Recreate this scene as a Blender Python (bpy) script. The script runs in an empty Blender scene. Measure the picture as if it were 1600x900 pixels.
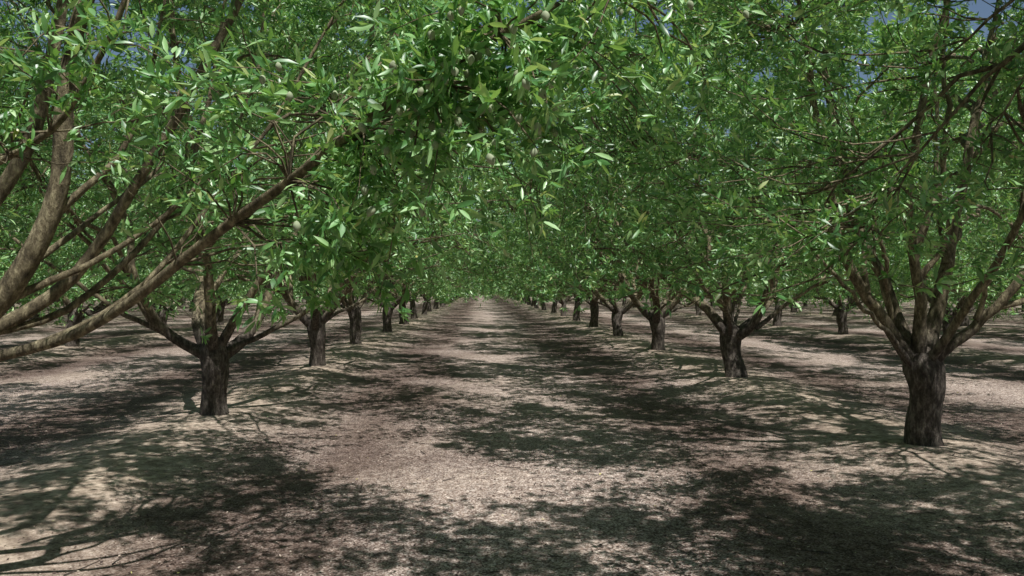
import bpy, math
import numpy as np
from mathutils import Vector

scene = bpy.context.scene
COL = scene.collection
RL, RR, DX = -3.3, 4.4, 7.65
ROWS = [RL - DX*k for k in range(0, 7)] + [RR + DX*k for k in range(0, 7)]
CAM = np.array([0.0, 0.0, 1.65])
SUN = np.array([0.24, -0.42, 1.0])

# ------------------------------------------------------------------ noise
def _h(ix, iy, s):
    n = (ix*374761393 + iy*668265263 + s*1442695041) & 0xffffffff
    n = ((n ^ (n >> 13))*1274126177) & 0xffffffff
    return ((n ^ (n >> 16)) & 0xffff)/65535.0
def vnoise(x, y, s=0):
    x = np.asarray(x, float); y = np.asarray(y, float)
    ix = np.floor(x).astype(np.int64); iy = np.floor(y).astype(np.int64)
    fx = x-ix; fy = y-iy
    fx = fx*fx*(3-2*fx); fy = fy*fy*(3-2*fy)
    a = _h(ix, iy, s); b = _h(ix+1, iy, s); c = _h(ix, iy+1, s); d = _h(ix+1, iy+1, s)
    return (a*(1-fx)+b*fx)*(1-fy)+(c*(1-fx)+d*fx)*fy - 0.5
def bermf(x, y):
    b = np.zeros_like(np.asarray(x, float))
    w = vnoise(np.asarray(y)*0.25, np.asarray(x)*0.05, 3)*0.22
    for r in ROWS:
        b = b + np.exp(-((x+w-r)/0.9)**2)
    return b
def height(x, y):
    x = np.asarray(x, float); y = np.asarray(y, float)
    z = 0.115*bermf(x, y)
    z = z + 0.012*vnoise(x*0.5, y*0.35, 1) + 0.008*vnoise(x*1.6, y*1.3, 2) + 0.008*vnoise(x*5, y*5, 4) + 0.008*vnoise(x*13, y*13, 5)
    return z

# ------------------------------------------------------------------ mesh helper
def make_mesh(name, verts, faces_list, mat):
    me = bpy.data.meshes.new(name)
    verts = np.ascontiguousarray(verts, dtype=np.float32)
    loops = np.concatenate([f.reshape(-1) for f in faces_list]).astype(np.int32)
    tot = np.concatenate([np.full(len(f), f.shape[1], np.int32) for f in faces_list])
    start = np.concatenate([[0], np.cumsum(tot)[:-1]]).astype(np.int32)
    me.vertices.add(len(verts)); me.vertices.foreach_set("co", verts.reshape(-1))
    me.loops.add(len(loops)); me.loops.foreach_set("vertex_index", loops)
    me.polygons.add(len(tot)); me.polygons.foreach_set("loop_start", start)
    me.update(calc_edges=True)
    me.validate()
    me.materials.append(mat)
    return me

class Tubes:
    def __init__(s): s.v = []; s.q = []; s.t = []; s.n = 0
    def add(s, P, R, sides, rough=0.0, rng=None):
        P = np.asarray(P, float); R = np.asarray(R, float); n = len(P)
        T = np.gradient(P, axis=0); T /= (np.linalg.norm(T, axis=1)[:, None]+1e-9)
        up = np.array([0.31, 0.87, 0.12]) if abs(T[0, 2]) > 0.7 else np.array([0, 0, 1.0])
        A = np.cross(T, up); A /= (np.linalg.norm(A, axis=1)[:, None]+1e-9)
        B = np.cross(T, A)
        a = np.arange(sides)/sides*2*math.pi
        rr = R[:, None]*np.ones((1, sides))
        if rough > 0:
            ph = rng.uniform(0, 6.28, 6)
            tt = np.linspace(0, 1, n)[:, None]
            rr = rr*(1+rough*(1.3*np.sin(2*a[None]+ph[0]+3*tt)+1.0*np.sin(3*a[None]+ph[1]-4*tt)+0.7*np.sin(5*a[None]+ph[2]+7*tt)+0.7*np.sin(13*tt+ph[3])+0.8*(rng.random((n, sides))-0.5)))
        V = P[:, None]+rr[..., None]*(A[:, None]*np.cos(a)[None, :, None]+B[:, None]*np.sin(a)[None, :, None])
        s.v.append(V.reshape(-1, 3))
        i = np.arange(n-1)[:, None]*sides; j = np.arange(sides)[None]; k = (j+1) % sides
        Q = np.stack([i+j, i+k, i+sides+k, i+sides+j], -1).reshape(-1, 4)+s.n
        s.q.append(Q)
        s.v.append(P[-1:]+T[-1:]*R[-1]); tip = s.n+n*sides
        b = s.n+(n-1)*sides
        jj = np.arange(sides)
        s.t.append(np.stack([b+jj, b+(jj+1) % sides, np.full(sides, tip)], -1))
        s.n += n*sides+1
    def mesh(s, name, mat):
        return make_mesh(name, np.concatenate(s.v), [np.concatenate(s.q), np.concatenate(s.t)], mat)

def nrm(a): return a/(np.linalg.norm(a, axis=-1, keepdims=True)+1e-9)

def leaf_mesh(name, pos, d, nv, L, W, mat, hi, rng):
    N = len(pos)
    s = nrm(np.cross(d, nv)); n = np.cross(s, d)
    L = L[:, None]; W = W[:, None]
    cur = rng.uniform(-0.05, 0.28, (N, 1))*L
    fold = W*0.16
    if hi:
        def at(t, w):
            c = pos+d*L*t-n*cur*t*t
            return c, c+s*W*w*0.5+n*fold*w, c-s*W*w*0.5+n*fold*w
        M1, A1, B1 = at(0.30, 0.85); M2, A2, B2 = at(0.62, 0.9)
        tip = pos+d*L-n*cur*1.15
        V = np.stack([pos, M1, A1, B1, M2, A2, B2, tip], 1).reshape(-1, 3)
        o = (np.arange(N)*8)[:, None]
        t = np.concatenate([o+np.array([[0, 1, 2]]), o+np.array([[0, 3, 1]]), o+np.array([[4, 7, 5]]), o+np.array([[6, 7, 4]])])
        q = np.concatenate([o+np.array([[1, 4, 5, 2]]), o+np.array([[3, 6, 4, 1]])])
        return make_mesh(name, V, [t, q], mat)
    c = pos+d*L*0.45-n*cur*0.2
    V = np.stack([pos, c+s*W*0.5+n*fold, pos+d*L-n*cur, c-s*W*0.5+n*fold], 1).reshape(-1, 3)
    o = (np.arange(N)*4)[:, None]
    t = np.concatenate([o+np.array([[0, 2, 1]]), o+np.array([[0, 3, 2]])])
    return make_mesh(name, V, [t], mat)

# ------------------------------------------------------------------ materials
def newmat(name):
    m = bpy.data.materials.new(name); m.use_nodes = True
    nt = m.node_tree; nt.nodes.clear()
    return m, nt, nt.nodes, nt.links
def ramp(nodes, stops, interp='LINEAR'):
    r = nodes.new('ShaderNodeValToRGB'); cr = r.color_ramp; cr.interpolation = interp
    while len(cr.elements) < len(stops): cr.elements.new(0.5)
    for e, (p, c) in zip(cr.elements, stops):
        e.position = p; e.color = (c[0], c[1], c[2], 1)
    return r

def leaf_material():
    m, nt, N, Lk = newmat("almond_leaf")
    out = N.new('ShaderNodeOutputMaterial')
    g = N.new('ShaderNodeNewGeometry')
    r = ramp(N, [(0, (0.045, 0.145, 0.042)), (0.35, (0.110, 0.31, 0.085)), (0.7, (0.25, 0.52, 0.17)), (0.97, (0.52, 0.78, 0.36)), (1, (0.50, 0.48, 0.16))])
    Lk.new(g.outputs['Random Per Island'], r.inputs[0])
    df = N.new('ShaderNodeBsdfDiffuse'); Lk.new(r.outputs[0], df.inputs[0])
    tr = N.new('ShaderNodeBsdfTranslucent')
    r2 = ramp(N, [(0, (0.20, 0.46, 0.06)), (0.6, (0.42, 0.72, 0.12)), (1, (0.66, 0.86, 0.20))])
    Lk.new(g.outputs['Random Per Island'], r2.inputs[0]); Lk.new(r2.outputs[0], tr.inputs['Color'])
    mx = N.new('ShaderNodeMixShader'); mx.inputs[0].default_value = 0.30
    Lk.new(df.outputs[0], mx.inputs[1]); Lk.new(tr.outputs[0], mx.inputs[2])
    gl = N.new('ShaderNodeBsdfGlossy'); gl.inputs['Roughness'].default_value = 0.42
    lw = N.new('ShaderNodeLayerWeight'); lw.inputs[0].default_value = 0.22
    mr = N.new('ShaderNodeMath'); mr.operation = 'MULTIPLY_ADD'; mr.inputs[1].default_value = 0.12; mr.inputs[2].default_value = 0.08
    Lk.new(lw.outputs['Fresnel'], mr.inputs[0])
    m2 = N.new('ShaderNodeMixShader'); Lk.new(mr.outputs[0], m2.inputs[0])
    Lk.new(mx.outputs[0], m2.inputs[1]); Lk.new(gl.outputs[0], m2.inputs[2])
    Lk.new(m2.outputs[0], out.inputs[0])
    return m

def bark_material():
    m, nt, N, Lk = newmat("almond_bark")
    out = N.new('ShaderNodeOutputMaterial'); p = N.new('ShaderNodeBsdfPrincipled')
    tc = N.new('ShaderNodeTexCoord')
    mp = N.new('ShaderNodeMapping'); mp.inputs['Scale'].default_value = (1, 1, 0.4)
    Lk.new(tc.outputs['Object'], mp.inputs[0])
    n1 = N.new('ShaderNodeTexNoise'); n1.inputs['Scale'].default_value = 24; n1.inputs['Detail'].default_value = 6; n1.inputs['Roughness'].default_value = 0.75
    Lk.new(mp.outputs[0], n1.inputs['Vector'])
    r = ramp(N, [(0.32, (0.020, 0.016, 0.014)), (0.5, (0.080, 0.066, 0.055)), (0.70, (0.27, 0.235, 0.20))])
    Lk.new(n1.outputs[0], r.inputs[0])
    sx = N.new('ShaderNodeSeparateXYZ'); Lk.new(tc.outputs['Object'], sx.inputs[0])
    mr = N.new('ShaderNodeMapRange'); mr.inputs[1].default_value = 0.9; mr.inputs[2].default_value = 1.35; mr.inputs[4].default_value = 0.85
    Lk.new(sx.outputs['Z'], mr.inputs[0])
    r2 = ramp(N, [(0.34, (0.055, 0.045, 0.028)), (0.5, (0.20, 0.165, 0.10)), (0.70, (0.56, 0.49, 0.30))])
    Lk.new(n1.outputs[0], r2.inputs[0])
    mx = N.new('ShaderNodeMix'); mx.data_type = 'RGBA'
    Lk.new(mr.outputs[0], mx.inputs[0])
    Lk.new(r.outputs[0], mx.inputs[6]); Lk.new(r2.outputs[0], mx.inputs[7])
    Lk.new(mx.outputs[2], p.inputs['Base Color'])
    p.inputs['Roughness'].default_value = 0.85; p.inputs['Specular IOR Level'].default_value = 0.25
    b = N.new('ShaderNodeBump'); b.inputs['Strength'].default_value = 1.0; b.inputs['Distance'].default_value = 0.03
    Lk.new(n1.outputs[0], b.inputs['Height']); Lk.new(b.outputs[0], p.inputs['Normal'])
    Lk.new(p.outputs[0], out.inputs[0])
    return m

def ground_material():
    m, nt, N, Lk = newmat("orchard_soil")
    out = N.new('ShaderNodeOutputMaterial'); p = N.new('ShaderNodeBsdfPrincipled')
    tc = N.new('ShaderNodeTexCoord')
    v = N.new('ShaderNodeTexVoronoi'); v.inputs['Scale'].default_value = 95
    nn = N.new('ShaderNodeTexNoise'); nn.inputs['Scale'].default_value = 9; nn.inputs['Detail'].default_value = 8; nn.inputs['Roughness'].default_value = 0.75
    nb = N.new('ShaderNodeTexNoise'); nb.inputs['Scale'].default_value = 0.55; nb.inputs['Detail'].default_value = 4
    for t in (v, nn, nb): Lk.new(tc.outputs['Object'], t.inputs['Vector'])
    sp = N.new('ShaderNodeSeparateColor'); Lk.new(v.outputs['Color'], sp.inputs[0])
    litter = ramp(N, [(0, (0.12, 0.080, 0.066)), (0.35, (0.30, 0.225, 0.190)), (0.65, (0.54, 0.435, 0.38)), (1, (0.86, 0.77, 0.70))])
    Lk.new(sp.outputs[0], litter.inputs[0])
    soil = ramp(N, [(0.3, (0.33, 0.258, 0.195)), (0.5, (0.48, 0.39, 0.305)), (0.72, (0.64, 0.545, 0.445))])
    Lk.new(nn.outputs[0], soil.inputs[0])
    at = N.new('ShaderNodeAttribute'); at.attribute_name = "berm"
    ad = N.new('ShaderNodeMath'); ad.operation = 'ADD'
    mr = N.new('ShaderNodeMapRange'); mr.inputs[1].default_value = 0.35; mr.inputs[2].default_value = 0.68; mr.inputs[3].default_value = -0.15; mr.inputs[4].default_value = 0.4
    Lk.new(nb.outputs[0], mr.inputs[0]); Lk.new(mr.outputs[0], ad.inputs[0]); Lk.new(at.outputs['Fac'], ad.inputs[1])
    md = N.new('ShaderNodeMath'); md.operation = 'MULTIPLY'; md.use_clamp = True; md.inputs[1].default_value = 0.85
    Lk.new(ad.outputs[0], md.inputs[0])
    m2 = N.new('ShaderNodeMix'); m2.data_type = 'RGBA'
    Lk.new(md.outputs[0], m2.inputs[0]); Lk.new(litter.outputs[0], m2.inputs[6]); Lk.new(soil.outputs[0], m2.inputs[7])
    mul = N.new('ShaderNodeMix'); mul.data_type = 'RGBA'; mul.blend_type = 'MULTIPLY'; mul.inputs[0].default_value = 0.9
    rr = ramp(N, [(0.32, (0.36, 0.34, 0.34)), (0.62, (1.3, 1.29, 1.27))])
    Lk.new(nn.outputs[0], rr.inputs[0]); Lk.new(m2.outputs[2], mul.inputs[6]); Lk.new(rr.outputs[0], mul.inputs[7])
    a3 = N.new('ShaderNodeAttribute'); a3.attribute_name = "litter_shade"
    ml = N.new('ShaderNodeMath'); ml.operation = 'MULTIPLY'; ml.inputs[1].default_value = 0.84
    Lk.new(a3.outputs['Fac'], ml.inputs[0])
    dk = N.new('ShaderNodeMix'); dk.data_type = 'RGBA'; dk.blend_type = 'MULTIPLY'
    dk.inputs[7].default_value = (0.28, 0.235, 0.225, 1)  # purple-brown shade tone multiplied into the litter colour
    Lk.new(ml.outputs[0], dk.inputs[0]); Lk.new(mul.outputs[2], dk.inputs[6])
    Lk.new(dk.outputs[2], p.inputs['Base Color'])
    p.inputs['Roughness'].default_value = 0.95; p.inputs['Specular IOR Level'].default_value = 0.15
    b = N.new('ShaderNodeBump'); b.inputs['Strength'].default_value = 0.7; b.inputs['Distance'].default_value = 0.02
    a2 = N.new('ShaderNodeMath'); a2.operation = 'ADD'
    Lk.new(nn.outputs[0], a2.inputs[0]); Lk.new(sp.outputs[1], a2.inputs[1])
    Lk.new(a2.outputs[0], b.inputs['Height']); Lk.new(b.outputs[0], p.inputs['Normal'])
    Lk.new(p.outputs[0], out.inputs[0])
    return m

def litter_material():
    m, nt, N, Lk = newmat("dry_leaf")
    out = N.new('ShaderNodeOutputMaterial'); p = N.new('ShaderNodeBsdfPrincipled')
    g = N.new('ShaderNodeNewGeometry')
    r = ramp(N, [(0, (0.05, 0.033, 0.028)), (0.35, (0.12, 0.082, 0.068)), (0.7, (0.25, 0.185, 0.15)), (0.92, (0.52, 0.43, 0.36)), (0.985, (0.68, 0.60, 0.50)), (1, (0.6, 0.55, 0.16))])
    Lk.new(g.outputs['Random Per Island'], r.inputs[0]); Lk.new(r.outputs[0], p.inputs['Base Color'])
    p.inputs['Roughness'].default_value = 0.8; p.inputs['Specular IOR Level'].default_value = 0.25
    Lk.new(p.outputs[0], out.inputs[0]); return m

def hull_material():
    m, nt, N, Lk = newmat("almond_hull")
    out = N.new('ShaderNodeOutputMaterial'); p = N.new('ShaderNodeBsdfPrincipled')
    tc = N.new('ShaderNodeTexCoord'); n = N.new('ShaderNodeTexNoise'); n.inputs['Scale'].default_value = 60
    Lk.new(tc.outputs['Object'], n.inputs['Vector'])
    r = ramp(N, [(0.3, (0.24, 0.29, 0.17)), (0.7, (0.38, 0.43, 0.28))]); Lk.new(n.outputs[0], r.inputs[0])
    Lk.new(r.outputs[0], p.inputs['Base Color']); p.inputs['Roughness'].default_value = 0.9
    Lk.new(p.outputs[0], out.inputs[0]); return m

LEAF = leaf_material(); BARK = bark_material(); SOIL = ground_material(); DRY = litter_material(); HULL = hull_material()

# ------------------------------------------------------------------ tree generator
def curve(p0, p1, d0, n, sag=0.0, wob=0.0, rng=None):
    t = np.linspace(0, 1, n)[:, None]
    L = np.linalg.norm(p1-p0)
    c = p0+d0*L*0.5
    P = (1-t)**2*p0+2*t*(1-t)*c+t*t*p1
    P[:, 2] -= sag*L*(t[:, 0]**2)
    if wob > 0:
        w = rng.normal(0, wob*L, (n, 3)); w[0] = 0
        P = P+w
    return P

def resample(P, n):
    P = np.asarray(P, float)
    s = np.concatenate([[0], np.cumsum(np.linalg.norm(np.diff(P, axis=0), axis=1))]); s /= s[-1]
    t = np.linspace(0, 1, n)
    Q = np.stack([np.interp(t, s, P[:, k]) for k in range(3)], 1)
    for _ in range(2):
        Q[1:-1] = 0.25*Q[:-2]+0.5*Q[1:-1]+0.25*Q[2:]
    return Q

def grow(seed, lod=1, limbs=None, zc=0.85, tr=0.16, lean=None, n2=64, n3=1300, Rx=4.2, Ry=3.4,
         cull=None, extra=None, leafL=0.09, ros=9, perros=8, zhi=7.5, thr=(-1.5, -1.0), lowz=0.2, bigf=0.7, crook=0.03, nlow=2):
    rng = np.random.default_rng(seed)
    T = Tubes()
    if lean is None: lean = tuple(rng.normal(0, 0.07, 2))
    top = np.array([lean[0], lean[1], zc])
    n = 18 if lod < 2 else 5
    z = np.linspace(-0.15, zc+0.12, n); q = (z+0.15)/(zc+0.27)
    bw = 0.03*np.sin(q*5+rng.uniform(0, 6))*(q*(1-q)*4)
    P = np.stack([lean[0]*q**1.3+bw, lean[1]*q**1.3-bw, z], 1)
    R = tr*(1+0.18*np.exp(-(z+0.02)/0.13)+0.17*np.clip((q-0.45)/0.4, 0, 1)**1.5)
    R[-1] *= 0.55; R[-2] *= 0.80
    if lod < 2: R[-3] *= 0.94
    T.add(P, R, 26 if lod < 2 else 8, 0.045 if lod < 2 else 0.0, rng)
    NP, NR, NT = [], [], []
    nl = 14
    if limbs is None:
        k = rng.integers(4, 6); a0 = rng.uniform(0, 6.28); limbs = []
        for i in range(k):
            a = a0+i*6.283/k+rng.normal(0, 0.18)
            Rr = rng.uniform(1.3, 2.6); H = rng.uniform(3.6, 4.9)
            t = np.linspace(0, 1, 8)
            rr = Rr*t**0.8; az = a+rng.normal(0, 0.3)*t
            pts = np.stack([top[0]+rr*np.cos(az), top[1]+rr*np.sin(az), zc-0.12+H*t**1.12], 1)
            pts[1:, :] += rng.normal(0, 0.11, (7, 3))
            r0 = rng.uniform(0.052, 0.074)
            limbs.append((pts, r0, 0.014))
            for _ in range(3):
                j = rng.integers(1, 4); m = 6; t = np.linspace(0, 1, m); a2 = a+rng.choice([-1, 1])*rng.uniform(.2, 1.0)
                p2 = np.stack([pts[j, 0]+2.2*t*math.cos(a2), pts[j, 1]+2.2*t*math.sin(a2), pts[j, 2]+rng.uniform(1.6, 3.2)*t**1.1], 1); p2[1:] += rng.normal(0, .09, (m-1, 3))
                limbs.append((p2, r0*rng.uniform(.35, .6), 0.009))
        for _ in range(nlow):
            a = rng.uniform(0, 6.28); t = np.linspace(0, 1, 6)
            pts = np.stack([top[0]+2.9*t*np.cos(a), top[1]+2.9*t*np.sin(a), zc-0.1+rng.uniform(1.4, 2.2)*t**1.2], 1); pts[1:] += rng.normal(0, 0.06, (5, 3))
            limbs.append((pts, 0.034, 0.009))
    for pts, r0, r1 in limbs:
        P = resample(pts, nl*2 if lod < 2 else 8)
        m = len(P); t = np.linspace(0, 1, m)
        if lod < 2:
            w = np.cumsum(rng.normal(0, 1, (m, 3)), axis=0); w -= np.linspace(0, 1, m)[:, None]*w[-1]
            w = w-w[0]; P = P+w*crook*0.35*np.minimum(1, 6*t)[:, None]
        R = r0*(1-t)**0.75*(1-r1/r0)+r1
        R = R*(1+0.5*np.exp(-t*13))
        T.add(P, R, 12 if lod < 2 else 5, 0.045 if lod < 2 else 0, rng)
        tg = nrm(np.gradient(P, axis=0))
        k0 = max(2, int(m*0.16))
        NP.append(P[k0:]); NR.append(R[k0:]); NT.append(tg[k0:])
    ph = rng.uniform(0, 6.28, 12)
    def field(p):
        x, y, zz = p[:, 0], p[:, 1], p[:, 2]
        return (np.sin(4.1*x+ph[0]+1.6*zz)+np.sin(4.7*y+ph[1]-2.0*zz)+np.sin(2.3*zz+ph[2]+2.1*x-2.6*y)
                + 0.8*np.sin(6.7*x-5.1*y+ph[3]+zz)+0.7*np.sin(3.9*zz+5.7*y+ph[4]))
    def sample(num, th):
        out = []; c = 0
        while c < num:
            m = num*3
            az = rng.uniform(0, 2*math.pi, m); q = rng.random(m)**0.5
            Rm = 1+0.07*np.sin(2*az+ph[5])+0.07*np.sin(3*az+ph[6])+0.05*np.sin(5*az+ph[7])
            lo = np.interp(q, [0, 0.25, 0.5, 0.75, 1.0], [3.4, 2.9, 2.15, 1.85, 2.0])+0.25*np.sin(4*az+ph[8])-lowz*q
            hi = zhi*(1-0.38*q**2.6)+0.35*np.sin(3*az+ph[9]+4*q)
            u = rng.random(m)
            zz = lo+(hi-lo)*u
            p = np.stack([q*Rm*Rx*np.cos(az), q*Rm*Ry*np.sin(az), zz], 1)
            tq = th[0]+(th[1]-th[0])*np.clip((np.abs(p[:, 0])/Rx-0.62)/0.25, 0, 1)
            ok = field(p) > tq
            if cull is not None: ok &= ~cull(p)
            ok &= (rng.random(m) < np.clip(0.35+1.1*np.maximum(q, (zz-3.2)/3.0), 0, 1))
            p = p[ok]; out.append(p); c += len(p)
        return np.concatenate(out)[:num]
    def attach(targets, A, B, C):
        res = []
        for p in targets:
            dv = p-A; d = np.linalg.norm(dv, axis=1)
            cost = d+0.6*np.clip(A[:, 2]-p[2]+0.1, 0, None)-0.15*np.einsum('ij,ij->i', dv, C)
            res.append(int(np.argmin(cost)))
        return res
    A = np.concatenate(NP); B = np.concatenate(NR); C = np.concatenate(NT)
    t2 = sample(n2, (-1.8, -1.8))
    idx = attach(t2, A, B, C)
    NP2, NR2, NT2 = [A[::2]], [B[::2]], [C[::2]]
    for p, i in zip(t2, idx):
        L = np.linalg.norm(p-A[i])
        if L < 0.25: continue
        d0 = nrm(0.6*C[i]+0.6*(p-A[i])/L+rng.normal(0, 0.12, 3)+np.array([0, 0, 0.1]))
        P = curve(A[i], p, d0, 12 if lod < 2 else 5, 0.05, 0.012, rng)
        r0 = min(0.62*B[i], 0.009+0.009*L); t = np.linspace(0, 1, len(P))
        R = r0*(1-t)+0.004
        T.add(P, R, 7 if lod < 2 else 4, 0.03 if lod < 2 else 0, rng)
        NP2.append(P[1:]); NR2.append(R[1:]); NT2.append(nrm(np.gradient(P, axis=0))[1:])
    A = np.concatenate(NP2); B = np.concatenate(NR2); C = np.concatenate(NT2)
    t3 = sample(n3, thr)
    if extra is not None: t3 = np.concatenate([t3, extra])
    idx = attach(t3, A, B, C)
    use = np.bincount(idx, minlength=len(A)); cnt = np.zeros(len(A), int)
    LP, LD = [], []
    for p, i in zip(t3, idx):
        # spread crowded attachments along neighbouring nodes instead of one burst
        if use[i] > 3:
            cnt[i] += 1
            j = i+(cnt[i] % 5)-2
            if 0 <= j < len(A) and np.linalg.norm(A[j]-A[i]) < 0.5: i = j
        L = np.linalg.norm(p-A[i])
        if L < 0.08: continue
        if L > 1.5: p = A[i]+(p-A[i])*1.5/L; L = 1.5
        d0 = nrm(0.5*C[i]+0.7*(p-A[i])/L+rng.normal(0, 0.2, 3))
        P = curve(A[i], p, d0, 7, 0.07, 0.02, rng)
        t = np.linspace(0, 1, 7)
        tt = rng.uniform(0.28, 1.03, ros)
        tt = np.sort(tt); tt[-1] = 1.0
        tc = np.clip(tt, 0, 1)
        Q = np.stack([np.interp(tc, t, P[:, k]) for k in range(3)], 1)
        if cull is not None and cull(Q).mean() > 0.55: continue
        if lod < 2:
            T.add(P, (0.0032+0.002*L)*(1-t)+0.0013, 3, 0, rng)
        Q = Q+rng.normal(0, 0.06 if lod < 2 else 0.13, Q.shape)*(0.3+0.7*(tt < 1))[:, None]
        D = nrm(np.gradient(P, axis=0))
        Dq = np.stack([np.interp(tc, t, D[:, k]) for k in range(3)], 1)
        LP.append(Q); LD.append(Dq)
    LP = np.concatenate(LP); LD = np.concatenate(LD)
    if cull is not None:
        k = ~cull(LP); LP = LP[k]; LD = LD[k]
    rosP = LP.copy()
    P = np.repeat(LP, perros, 0); D = np.repeat(LD, perros, 0)
    N = len(P)
    keep = rng.random(N) < 0.88; P = P[keep]; D = D[keep]; N = len(P)
    d = nrm(rng.normal(0, 1, (N, 3))); d = nrm(d+0.75*D+np.array([0, 0, 0.18]))
    P = P+rng.normal(0, 0.010 if lod < 2 else 0.06, P.shape)
    nv = nrm(rng.normal(0, 1.0, (N, 3))+np.array([0, 0, 0.7])+0.45*nrm(P-np.array([0, 0, 3.0])))
    big = 1+bigf*np.clip((P[:, 2]-4.3)/1.2, 0, 1) if lod < 2 else 1.0
    Ls = leafL*rng.uniform(0.6, 1.2, N)*big
    Ws = Ls*rng.uniform(0.21, 0.29, N)*(1.0 if lod < 2 else 1.15)*(0.75+0.25*big)
    crown = leaf_mesh("crown", P, d, nv, Ls, Ws, LEAF, lod == 0, rng)
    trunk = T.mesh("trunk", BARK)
    return trunk, crown, rosP

def almond_mesh():
    n, s = 9, 10; V = []
    for i in range(n):
        f = i/(n-1); r = math.sin(math.pi*f)**0.75*0.0135*(1-0.22*f)+0.0004
        for j in range(s):
            a = j/s*2*math.pi; k = 1-0.10*math.exp(-((a-math.pi)**2)/0.08)
            V.append((r*math.cos(a)*k, r*math.sin(a)*0.86, -f*0.035))
    q = [[i*s+j, (i+1)*s+j, (i+1)*s+(j+1) % s, i*s+(j+1) % s] for i in range(n-1) for j in range(s)]
    return make_mesh("almond", np.array(V), [np.array(q)], HULL)
ALM = almond_mesh()

def place(trunk, crown, x, y, rot, sc, label, almonds=None):
    z = float(height(np.array([x]), np.array([y]))[0])
    e = bpy.data.objects.new("almond_tree", None); e.empty_display_size = 0.3
    e.location = (x, y, z); e.rotation_euler = (0, 0, rot); e.scale = sc
    e["label"] = label; e["category"] = "tree"; e["group"] = "almond trees planted in orchard rows"
    COL.objects.link(e)
    for nm, me in (("trunk", trunk), ("crown", crown)):
        o = bpy.data.objects.new(nm, me); o.parent = e; COL.objects.link(o)
    if almonds is not None:
        r = np.random.default_rng(5)
        for p in almonds:
            o = bpy.data.objects.new("almond", ALM); o.parent = e
            o.location = p; o.rotation_euler = (r.uniform(-.5, .5), r.uniform(-.5, .5), r.uniform(0, 6.28))
            s_ = r.uniform(0.85, 1.15); o.scale = (s_, s_, s_)
            COL.objects.link(o)
    return e

def local(pts, base):
    return np.array(pts, float)-np.array(base, float)

LIMB = np.array([(-2.75, 3.75, 1.22), (-2.16, 3.69, 1.335), (-1.9, 3.6, 1.385), (-1.64, 3.47, 1.47), (-1.35, 3.3, 1.62), (-1.05, 3.14, 1.85), (-.70, 2.93, 2.03), (-.41, 2.72, 2.20), (-.10, 2.5, 2.36), (.12, 2.42, 2.46), (.5, 2.35, 2.62)])
def sungap(w):
    """an opening in the canopy that lets the sun reach the low limbs over the alley"""
    k = (w[:, 2]-2.2)
    xp = w[:, 0]-SUN[0]*k; yp = w[:, 1]-SUN[1]*k
    n_ = 0.25*np.sin(5*xp+2*yp)+0.25*np.sin(7*yp-3*xp+1)+0.65*np.sin(12*xp+4)*np.sin(11*yp+1)
    a = ((xp+0.45)/1.4)**2+((yp-2.75)/0.9)**2 < 0.95+n_
    b = ((xp+2.0)/1.0)**2+((yp-3.1)/0.9)**2 < 0.95+n_
    g = (a | b) & (w[:, 2] > 2.68)
    zl = np.interp(xp, LIMB[:, 0], LIMB[:, 2]); kk = w[:, 2]-zl
    xq = w[:, 0]-SUN[0]*kk; yq = w[:, 1]-SUN[1]*kk
    yl = np.interp(xq, LIMB[:, 0], LIMB[:, 1])
    slot = (np.abs(yq-yl) < 0.17) & (xq > -2.3) & (xq < -0.2) & (kk > 0.06) & (np.sin(9*xq+1) > -0.6)
    return g | slot

def camcull(base, rad):
    b = np.array(base, float)
    def f(p):
        w = p+b
        d = np.linalg.norm(w-CAM, axis=1)
        low = (w[:, 2] < 2.5) & (w[:, 1] < 1.8) & (np.abs(w[:, 0]) < 1.5)
        return (d < rad) | low | sungap(w)
    return f
def pick_almonds(rosP, base, num, seed):
    w = rosP+np.array(base, float)
    d = np.linalg.norm(w-CAM, axis=1)
    u = w[:, 0]/np.maximum(w[:, 1], 0.1)-0.038; v = (w[:, 2]-1.65)/np.maximum(w[:, 1], 0.1)
    ok = (w[:, 1] > 0.5) & (np.abs(u) < 0.66) & (v > -0.2) & (v < 0.38)
    c = rosP[ok]; d = d[ok]
    o = np.argsort(d)[:num*4]
    r = np.random.default_rng(seed); o = r.permutation(o)[:num]
    c = c[o]+r.normal(0, 0.01, (len(o), 3))
    tc = nrm(CAM-np.array(base, float)-c)
    return c+tc*0.045

def gz(x, y): return float(height(np.array([x]), np.array([y]))[0])

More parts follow.
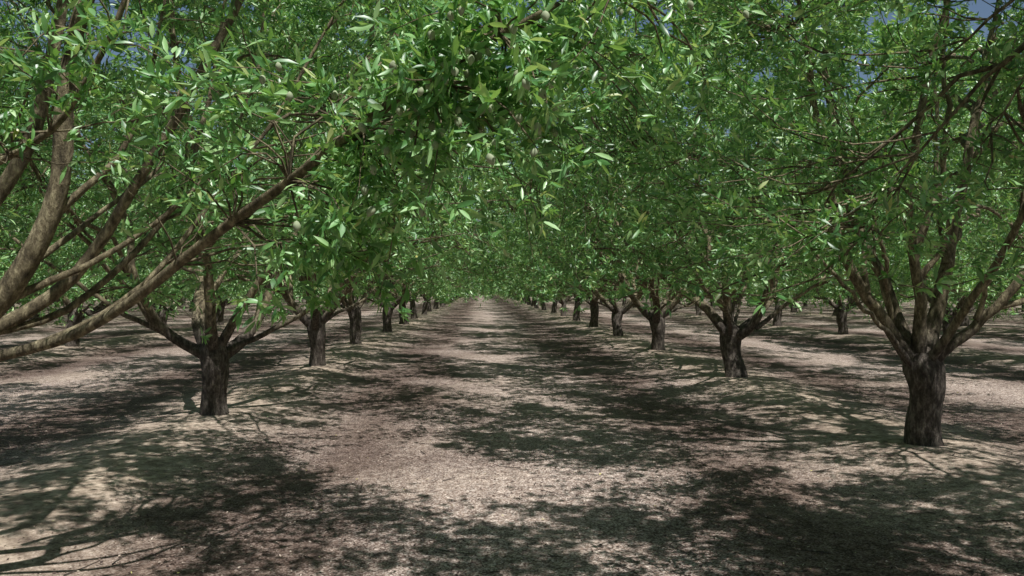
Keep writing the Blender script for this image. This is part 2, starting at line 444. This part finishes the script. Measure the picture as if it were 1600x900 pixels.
# --- tree beside the camera whose limbs reach across the alley
bx, by = -3.3, 3.8; b0 = (bx, by, gz(bx, by))
tp = (-3.25, 3.8, 1.10)
L0 = [
 (local([tp]+[tuple(q) for q in LIMB], b0), .030, .008),
 (local([tp, (-2.8, 3.9, 1.25), (-2.42, 3.98, 1.47), (-2.20, 3.99, 1.80), (-2.04, 3.98, 2.15), (-2.06, 4.0, 2.45), (-2.0, 4.0, 2.9), (-1.7, 3.9, 3.6), (-1.5, 3.8, 4.6)], b0), .064, .016),
 (local([tp, (-2.95, 4.1, 1.55), (-2.60, 4.3, 2.02), (-2.37, 4.35, 2.45), (-2.3, 4.4, 2.9), (-2.2, 4.6, 4.0), (-2.2, 4.8, 5.0)], b0), .044, .014),
 (local([tp, (-2.7, 4.2, 1.33), (-2.24, 4.39, 1.62), (-1.90, 4.38, 2.13), (-1.62, 4.37, 2.6), (-1.3, 4.5, 3.3), (-1.0, 4.6, 4.2)], b0), .040, .012),
 (local([tp, (-2.7, 3.95, 1.20), (-2.2, 4.05, 1.34), (-1.85, 4.05, 1.52), (-1.6, 4.15, 1.78), (-1.45, 4.3, 2.1), (-1.1, 4.4, 2.6), (-.8, 4.5, 3.2)], b0), .020, .006),
 (local([tp, (-2.75, 4.15, 1.38), (-2.25, 4.4, 1.50), (-1.95, 4.6, 1.85), (-1.75, 4.8, 2.2), (-1.65, 5.0, 2.9), (-1.6, 5.2, 3.8)], b0), .025, .008),
 (local([tp, (-2.85, 3.7, 1.5), (-2.5, 3.6, 1.95), (-2.2, 3.55, 2.15), (-1.8, 3.45, 2.3), (-1.5, 3.3, 2.65), (-1.2, 3.2, 3.4)], b0), .022, .008),
 (local([(-2.3, 4.0, 1.6), (-1.95, 4.1, 1.78), (-1.65, 4.2, 2.0), (-1.35, 4.3, 2.35), (-1.2, 4.4, 2.9)], b0), .016, .006),
 (local([(-2.1, 4.0, 2.0), (-1.85, 4.15, 2.3), (-1.75, 4.3, 2.7), (-1.7, 4.4, 3.3)], b0), .018, .006),
 (local([(-2.4, 4.3, 1.75), (-2.2, 4.5, 2.0), (-1.9, 4.8, 2.35), (-1.85, 5.0, 2.9)], b0), .016, .006),
 (local([tp, (-3.6, 4.4, 1.7), (-4.0, 5.0, 2.6), (-4.3, 5.4, 4.4)], b0), .07, .02),
 (local([tp, (-3.7, 3.3, 1.7), (-4.2, 2.8, 2.8), (-4.6, 2.6, 4.4)], b0), .07, .02),
 (local([tp, (-3.1, 3.1, 1.8), (-2.9, 2.5, 2.9), (-2.8, 2.2, 4.4)], b0), .06, .02),
]
r_ = np.random.default_rng(77)
ex = []
for c, k, s in [((-.35, 2.72, 2.08), 14, .20), ((-.05, 2.45, 2.30), 20, .22), ((.15, 2.4, 2.15), 16, .16), ((-.55, 3.0, 1.84), 8, .12),
                ((-1.3, 3.2, 2.25), 12, .24), ((-1.05, 2.9, 2.35), 14, .2), ((-1.9, 3.1, 2.45), 14, .3), ((-.98, 3.03, 1.70), 3, .05), ((-.55, 2.9, 1.80), 8, .10),
                ((.3, 2.5, 2.4), 8, .2), ((-.7, 2.7, 2.45), 16, .22), ((-1.6, 2.9, 2.30), 14, .22), ((-2.0, 2.9, 2.45), 12, .22), ((-1.2, 2.8, 2.18), 8, .10), ((-.3, 2.6, 1.98), 8, .10),
                ((-1.3, 4.6, 1.85), 14, .25), ((-1.9, 5.0, 1.9), 12, .25)]:
    ex.append(np.array(c)+r_.normal(0, s, (k, 3)))
ex = np.concatenate(ex)-np.array(b0)
cf = camcull(b0, 2.0)
def cullL0(p):
    w = p+np.array(b0)
    inner = (w[:, 0] < -1.3) & (w[:, 1] < 4.7) & (w[:, 1] > 3.2) & (w[:, 2] < 2.3+0.25*np.sin(5*w[:, 0])) & (w[:, 0] > -3.2)
    low = (w[:, 2] < 1.72) & (w[:, 0] > -1.3) & (w[:, 1] > 3.25)
    yl = np.interp(w[:, 0], LIMB[:, 0], LIMB[:, 1]); zl = np.interp(w[:, 0], LIMB[:, 0], LIMB[:, 2])
    bare = (w[:, 0] > -2.6) & (w[:, 0] < -.60) & (w[:, 1] < yl+.06) & (w[:, 1] > 1.8) & (w[:, 2] > zl-.24) & (w[:, 2] < zl+.09)
    return cf(p) | inner | low | bare
ex = ex[~cullL0(ex)]
t, c, rp = grow(11, 0, L0, zc=0.90, tr=0.18, lean=(0, 0), n3=1650, cull=cullL0, extra=ex, leafL=0.068, ros=10, perros=9, crook=.008, bigf=.6, lowz=0, thr=(-1.8, -1.8), zhi=8.0)
place(t, c, bx, by, 0, (1, 1, 1), "almond tree with long low limbs, hung with green almonds", pick_almonds(rp, b0, 98, 3))

# --- full vase shaped tree on the berm
bx, by = 4.4, 7.75; b1 = (bx, by, gz(bx, by))
z0 = 0.85
R1 = [
 (local([(4.30, 7.72, z0), (3.95, 7.7, 1.30), (3.65, 7.65, 1.7), (3.42, 7.6, 2.1), (3.28, 7.5, 2.6), (3.1, 7.3, 3.3), (2.8, 7.1, 4.4)], b1), .060, .012),
 (local([(4.28, 7.70, z0), (4.12, 7.9, 1.5), (3.90, 8.1, 2.2), (3.74, 8.3, 3.1), (3.7, 8.5, 4.0), (3.8, 8.7, 5.2)], b1), .066, .015),
 (local([(4.30, 7.72, z0+.05), (4.27, 7.6, 1.45), (4.20, 7.5, 2.0), (4.10, 7.4, 2.5), (4.12, 7.3, 3.2), (4.3, 7.1, 4.3), (4.4, 7.0, 5.2)], b1), .056, .013),
 (local([(4.34, 7.72, z0), (4.55, 7.8, 1.5), (4.75, 7.9, 2.3), (4.95, 8.0, 2.9), (5.3, 8.2, 3.8), (5.5, 8.3, 5.0)], b1), .068, .015),
 (local([(4.36, 7.72, z0), (4.62, 7.55, 1.2), (4.95, 7.4, 1.55), (5.25, 7.3, 2.1), (5.35, 7.2, 2.8), (5.7, 7.0, 3.8)], b1), .056, .012),
 (local([(4.34, 7.72, z0), (4.5, 7.2, 1.45), (4.75, 6.7, 2.3), (4.95, 6.2, 3.3), (5.0, 5.9, 4.5)], b1), .040, .012),
 (local([(4.28, 7.72, z0-.05), (4.0, 7.5, 1.12), (3.6, 7.35, 1.45), (3.2, 7.2, 1.85), (2.8, 7.1, 2.3)], b1), .026, .007),
 (local([(4.20, 7.62, 1.95), (4.35, 7.5, 2.5), (4.40, 7.4, 3.3), (4.3, 7.3, 4.4)], b1), .034, .012),
 (local([(3.75, 7.65, 1.6), (3.72, 7.75, 2.2), (3.6, 7.8, 2.9), (3.5, 7.9, 3.8)], b1), .028, .009),
 (local([(4.65, 7.8, 1.9), (4.62, 7.9, 2.5), (4.7, 8.0, 3.3), (4.7, 8.1, 4.2)], b1), .030, .009),
 (local([(4.24, 7.65, 1.7), (4.5, 7.6, 2.1), (4.6, 7.5, 2.6), (4.9, 7.4, 3.3), (5.0, 7.3, 4.0)], b1), .026, .008),
 (local([(4.05, 7.75, 1.3), (3.95, 7.6, 1.8), (3.75, 7.4, 2.3), (3.7, 7.2, 3.0)], b1), .024, .008),
 (local([(4.75, 7.5, 1.35), (4.8, 7.3, 1.8), (4.95, 7.1, 2.4), (4.9, 6.9, 3.1)], b1), .024, .008),
]
t, c, rp = grow(23, 0, R1, zc=0.82, tr=0.158, lean=(-0.08, -0.02), n3=1650, leafL=0.078, ros=10, perros=8, crook=.035, bigf=.6, lowz=.35, Rx=4.35, thr=(-1.2, -1.5), zhi=8.0)
place(t, c, bx, by, 0, (1, 1, 1), "vase-shaped almond tree with thick dark trunk on the soil berm", pick_almonds(rp, b1, 45, 4))

# --- first full tree on the other berm
bx, by = -3.25, 9.9; b2 = (bx, by, gz(bx, by))
t, c, rp = grow(31, 1, None, zc=0.78, tr=0.152, n3=1650, leafL=0.084, bigf=.6, lowz=.3, Rx=4.35, thr=(-1.2, -1.5), zhi=8.0)
LAB = "almond tree with short dark trunk and dense leafy crown"
place(t, c, bx, by, 0.3, (1, 1, 1), "almond tree with stout sun-dappled trunk and low spreading limbs", pick_almonds(rp, b2, 30, 6))

for (x, y, sd, rad) in [(4.4, 1.8, 43, 3.3), (-3.3, -2.4, 42, 2.2)]:
    bb = (x, y, gz(x, y))
    cc0 = camcull(bb, 2.2)
    def cc(p, cc0=cc0, bb=bb, rad=rad):
        w = p+np.array(bb)
        d = np.linalg.norm(w-CAM, axis=1)
        return cc0(p) | ((d < rad) & (w[:, 2] < 3.6))
    t, c, rp = grow(sd, 0 if sd == 43 else 1, None, cull=cc, n3=1650, leafL=0.074 if sd == 43 else .09, ros=9, perros=9, bigf=.8, thr=(-1.4, -1.8), nlow=0, Rx=4.5)
    place(t, c, x, y, 0, (1, 1, 1), "almond tree whose leafy crown overhangs the alley")

MID = [grow(100+i, 1, None, n3=1450, zc=0.78+0.05*i, tr=.142+.006*i, leafL=0.090, ros=9, perros=9, thr=(-1.0, -1.2), lowz=.5, Rx=4.25, zhi=7.8)[:2] for i in range(4)]
SIDE = [grow(150+i, 1, None, n3=1100, zc=0.78+0.06*i, tr=.145+.01*i, leafL=0.120, ros=8, perros=7, lowz=1.0, Rx=3.15)[:2] for i in range(2)]
FAR = [grow(200+i, 2, None, n3=660, zc=0.80+0.05*i, leafL=0.22, ros=6, perros=4, lowz=0.85, Rx=3.85, zhi=6.6, thr=(-0.7, -0.5))[:2] for i in range(4)]

rg = np.random.default_rng(9)
def row(x, ys, skip):
    for y in ys:
        if any(abs(y-s) < 0.6 for s in skip): continue
        d = math.hypot(x, y)
        if abs(x) > 6 and abs(math.atan2(x, y)-0.038) > 0.80: continue
        V = (SIDE if abs(x) > 6 else MID) if d < 33 else FAR
        t, c = V[rg.integers(0, len(V))]
        s = rg.uniform(0.95, 1.05)
        wx = rg.uniform(0.88, 1.12) if abs(x) < 6 else (rg.uniform(0.90, 1.03) if abs(x) < 13 else rg.uniform(1.12, 1.25))
        place(t, c, x+rg.normal(0, 0.07), y+rg.normal(0, 0.1), (math.pi if rg.random() < .5 else 0)+rg.normal(0, 0.25), (s*wx, s, s*rg.uniform(0.94, 1.06)), LAB)
LY = [3.8+6.1*k for k in range(-1, 31)]
RY = [7.75+5.95*k for k in range(-2, 31)]
row(RL, LY, [3.8, 9.9, -2.3])
row(RR, RY, [1.8, 7.75])
for k, (y0, y1) in enumerate([(-3, 130), (4, 110), (12, 90), (20, 80)], start=1):
    off = rg.uniform(-1, 1)
    row(RL-DX*k, [yy+off for yy in LY if y0 <= yy <= y1], [])
    off = rg.uniform(-1, 1)
    row(RR+DX*k, [yy+off for yy in RY if y0 <= yy <= y1], [])

# ------------------------------------------------------------------ far orchard mass
def far_orchard():
    r = np.random.default_rng(55); T = Tubes(); P = []
    centers = []
    for k in range(-14, 16):
        x = RL+DX*(k+1) if k < 0 else RR+DX*k
        for y in np.arange(14, 230, 6.1):
            ax = abs(x-0.5); kk = int(round((ax-3.8)/DX))
            lim = {0: 188, 1: 130, 2: 110, 3: 90, 4: 80}.get(kk, 20)
            if y < lim+3: continue
            if kk >= 5 and abs(math.atan2(x, y)) < 0.35 and y > 90 and kk > 7: continue
            if abs(math.atan2(x, y)) > 0.72: continue
            centers.append((x+r.normal(0, .1), y+r.normal(0, .2)))
    for x in (-2.5, 0.5, 3.5): centers.append((x, 222))
    for (x, y) in centers:
        z = 0.15
        T.add([(x, y, z-.2), (x, y, z+.6), (x+r.normal(0, .05), y, z+1.1)], [.19, .15, .16], 5)
        for _ in range(4):
            a = r.uniform(0, 6.28)
            T.add([(x, y, z+.9), (x+.8*math.cos(a), y+.8*math.sin(a), z+1.9), (x+1.5*math.cos(a), y+1.5*math.sin(a), z+3.3)], [.08, .06, .03], 4)
        n = 420
        a = r.uniform(0, 6.28, n); q = r.random(n)**.5
        lo = np.interp(q, [0, .25, .5, .75, 1], [3.0, 2.2, 1.3, .7, .6]); hi = 6.6*(1-.36*q**2.6)
        if y == 222: lo = lo*0+0.4
        P.append(np.stack([x+q*4.1*np.cos(a), y+q*3.2*np.sin(a), z+lo+(hi-lo)*r.random(n)], 1))
    P = np.concatenate(P); N = len(P)
    d = nrm(r.normal(0, 1, (N, 3))); nv = nrm(r.normal(0, .6, (N, 3))+np.array([0, 0, 1.]))
    me = leaf_mesh("distant_orchard_crowns", P-d*0.3, d, nv, r.uniform(.5, .9, N), r.uniform(.25, .4, N), LEAF, False, r)
    for nm, m_, lb in (("distant_orchard_foliage", me, "dense mass of green foliage over distant orchard rows"), ("distant_orchard_trunks", T.mesh("distant_orchard_trunks", BARK), "many small dark trunks of distant orchard rows")):
        o = bpy.data.objects.new(nm, m_); o["kind"] = "stuff"; o["label"] = lb; o["category"] = "orchard"; COL.objects.link(o)
far_orchard()

# ------------------------------------------------------------------ ground
def axis(segs):
    out = []
    for a, b, s in segs: out.append(np.arange(a, b, s))
    return np.concatenate(out+[np.array([segs[-1][1]])])
xs = axis([(-900, -120, 60), (-120, -46, 4), (-46, -13, .5), (-13, 13, .09), (13, 46, .5), (46, 120, 4), (120, 900, 60)])
ys = axis([(-300, -30, 30), (-30, -6, .8), (-6, 1, .3), (1, 16, .09), (16, 40, .22), (40, 220, .9), (220, 1500, 60)])
X, Y = np.meshgrid(xs, ys)
Z = height(X, Y)
V = np.stack([X, Y, Z], -1).reshape(-1, 3)
nx, ny = len(xs), len(ys)
i = np.arange(ny-1)[:, None]*nx; j = np.arange(nx-1)[None]
Q = np.stack([i+j, i+j+1, i+nx+j+1, i+nx+j], -1).reshape(-1, 4)
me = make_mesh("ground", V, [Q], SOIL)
at = me.attributes.new("berm", 'FLOAT', 'POINT')
at.data.foreach_set("value", np.clip(bermf(X, Y), 0, 1).astype(np.float32).reshape(-1))
litter_shade = np.zeros_like(X)  # darker litter beside the berms, with the alley-edge shade painted into it
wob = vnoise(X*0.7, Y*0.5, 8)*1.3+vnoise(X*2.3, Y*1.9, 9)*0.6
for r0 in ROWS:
    litter_shade = np.maximum(litter_shade, np.exp(-((np.abs(X-r0)-1.9+wob*.5)/0.95)**2))
litter_shade = np.clip(litter_shade*(1+0.9*vnoise(X*1.7, Y*1.2, 10))+0.5*np.clip(vnoise(X*0.9, Y*0.9, 12)+vnoise(X*3, Y*3, 13)*.6+.1, 0, 1), 0, 1)
at = me.attributes.new("litter_shade", 'FLOAT', 'POINT')
at.data.foreach_set("value", litter_shade.astype(np.float32).reshape(-1))
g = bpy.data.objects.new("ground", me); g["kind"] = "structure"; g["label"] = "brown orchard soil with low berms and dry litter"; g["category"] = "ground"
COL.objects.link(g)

r = np.random.default_rng(8); n = 90000
yy = 1.2+14*r.random(n)**1.5; xx = r.uniform(-1, 1, n)*(2.0+0.85*yy)
bm = np.clip(bermf(xx, yy), 0, 1)
k = r.random(n) > bm*0.93; xx = xx[k]; yy = yy[k]; n = len(xx)
P = np.stack([xx, yy, height(xx, yy)+r.uniform(0.002, 0.012, n)], 1)
a = r.uniform(0, 6.28, n)
d = nrm(np.stack([np.cos(a), np.sin(a), r.normal(0, .22, n)], 1)); nv = nrm(r.normal(0, .35, (n, 3))+np.array([0, 0, 1.]))
Ls = r.uniform(0.009, 0.030, n)
me = leaf_mesh("leaf_litter", P, d, nv, Ls, Ls*r.uniform(.3, .6, n), DRY, False, r)
o = bpy.data.objects.new("leaf_litter", me); o["kind"] = "stuff"; o["label"] = "dry brown fallen leaves and hull bits on soil"; o["category"] = "leaf litter"; COL.objects.link(o)
T = Tubes()
for _ in range(160):
    y = 1.8+9*r.random()**1.3; x = r.uniform(-1, 1)*(1+.7*y); a = r.uniform(0, 6.28); L = r.uniform(.08, .35)
    px = x+np.array([0, .5, 1])*L*math.cos(a)+r.normal(0, .01, 3); py = y+np.array([0, .5, 1])*L*math.sin(a)+r.normal(0, .01, 3)
    T.add(np.stack([px, py, height(px, py)+.008], 1), [.004, .003, .0015], 4)
o = bpy.data.objects.new("fallen_twigs", T.mesh("fallen_twigs", BARK)); o["kind"] = "stuff"; o["label"] = "thin dry twigs scattered over the soil"; o["category"] = "twigs"; COL.objects.link(o)

# ------------------------------------------------------------------ light
S = Vector(tuple(SUN)).normalized()
sun = bpy.data.lights.new("sun", 'SUN'); sun.energy = 5.0; sun.angle = math.radians(0.5); sun.color = (1.0, 0.975, 0.94)
so = bpy.data.objects.new("sun", sun); so.rotation_euler = S.to_track_quat('Z', 'Y').to_euler(); so.location = (10, -10, 40); COL.objects.link(so)
w = bpy.data.worlds.new("World"); scene.world = w; w.use_nodes = True
nt = w.node_tree; bg = nt.nodes['Background']
sky = nt.nodes.new('ShaderNodeTexSky'); sky.sky_type = 'NISHITA'; sky.sun_disc = False
sky.sun_elevation = math.asin(S.z); sky.sun_rotation = math.atan2(S.x, S.y)
nt.links.new(sky.outputs[0], bg.inputs[0]); bg.inputs[1].default_value = 0.07
scene.view_settings.view_transform = 'Standard'; scene.view_settings.look = 'None'; scene.view_settings.exposure = 0

cam = bpy.data.cameras.new("camera"); cam.lens = 28.1; cam.sensor_width = 36; cam.clip_end = 3000; cam.clip_start = 0.05
co = bpy.data.objects.new("camera", cam); co.location = tuple(CAM)
co.rotation_euler = (math.radians(90), 0, math.radians(-2.2)); COL.objects.link(co); scene.camera = co
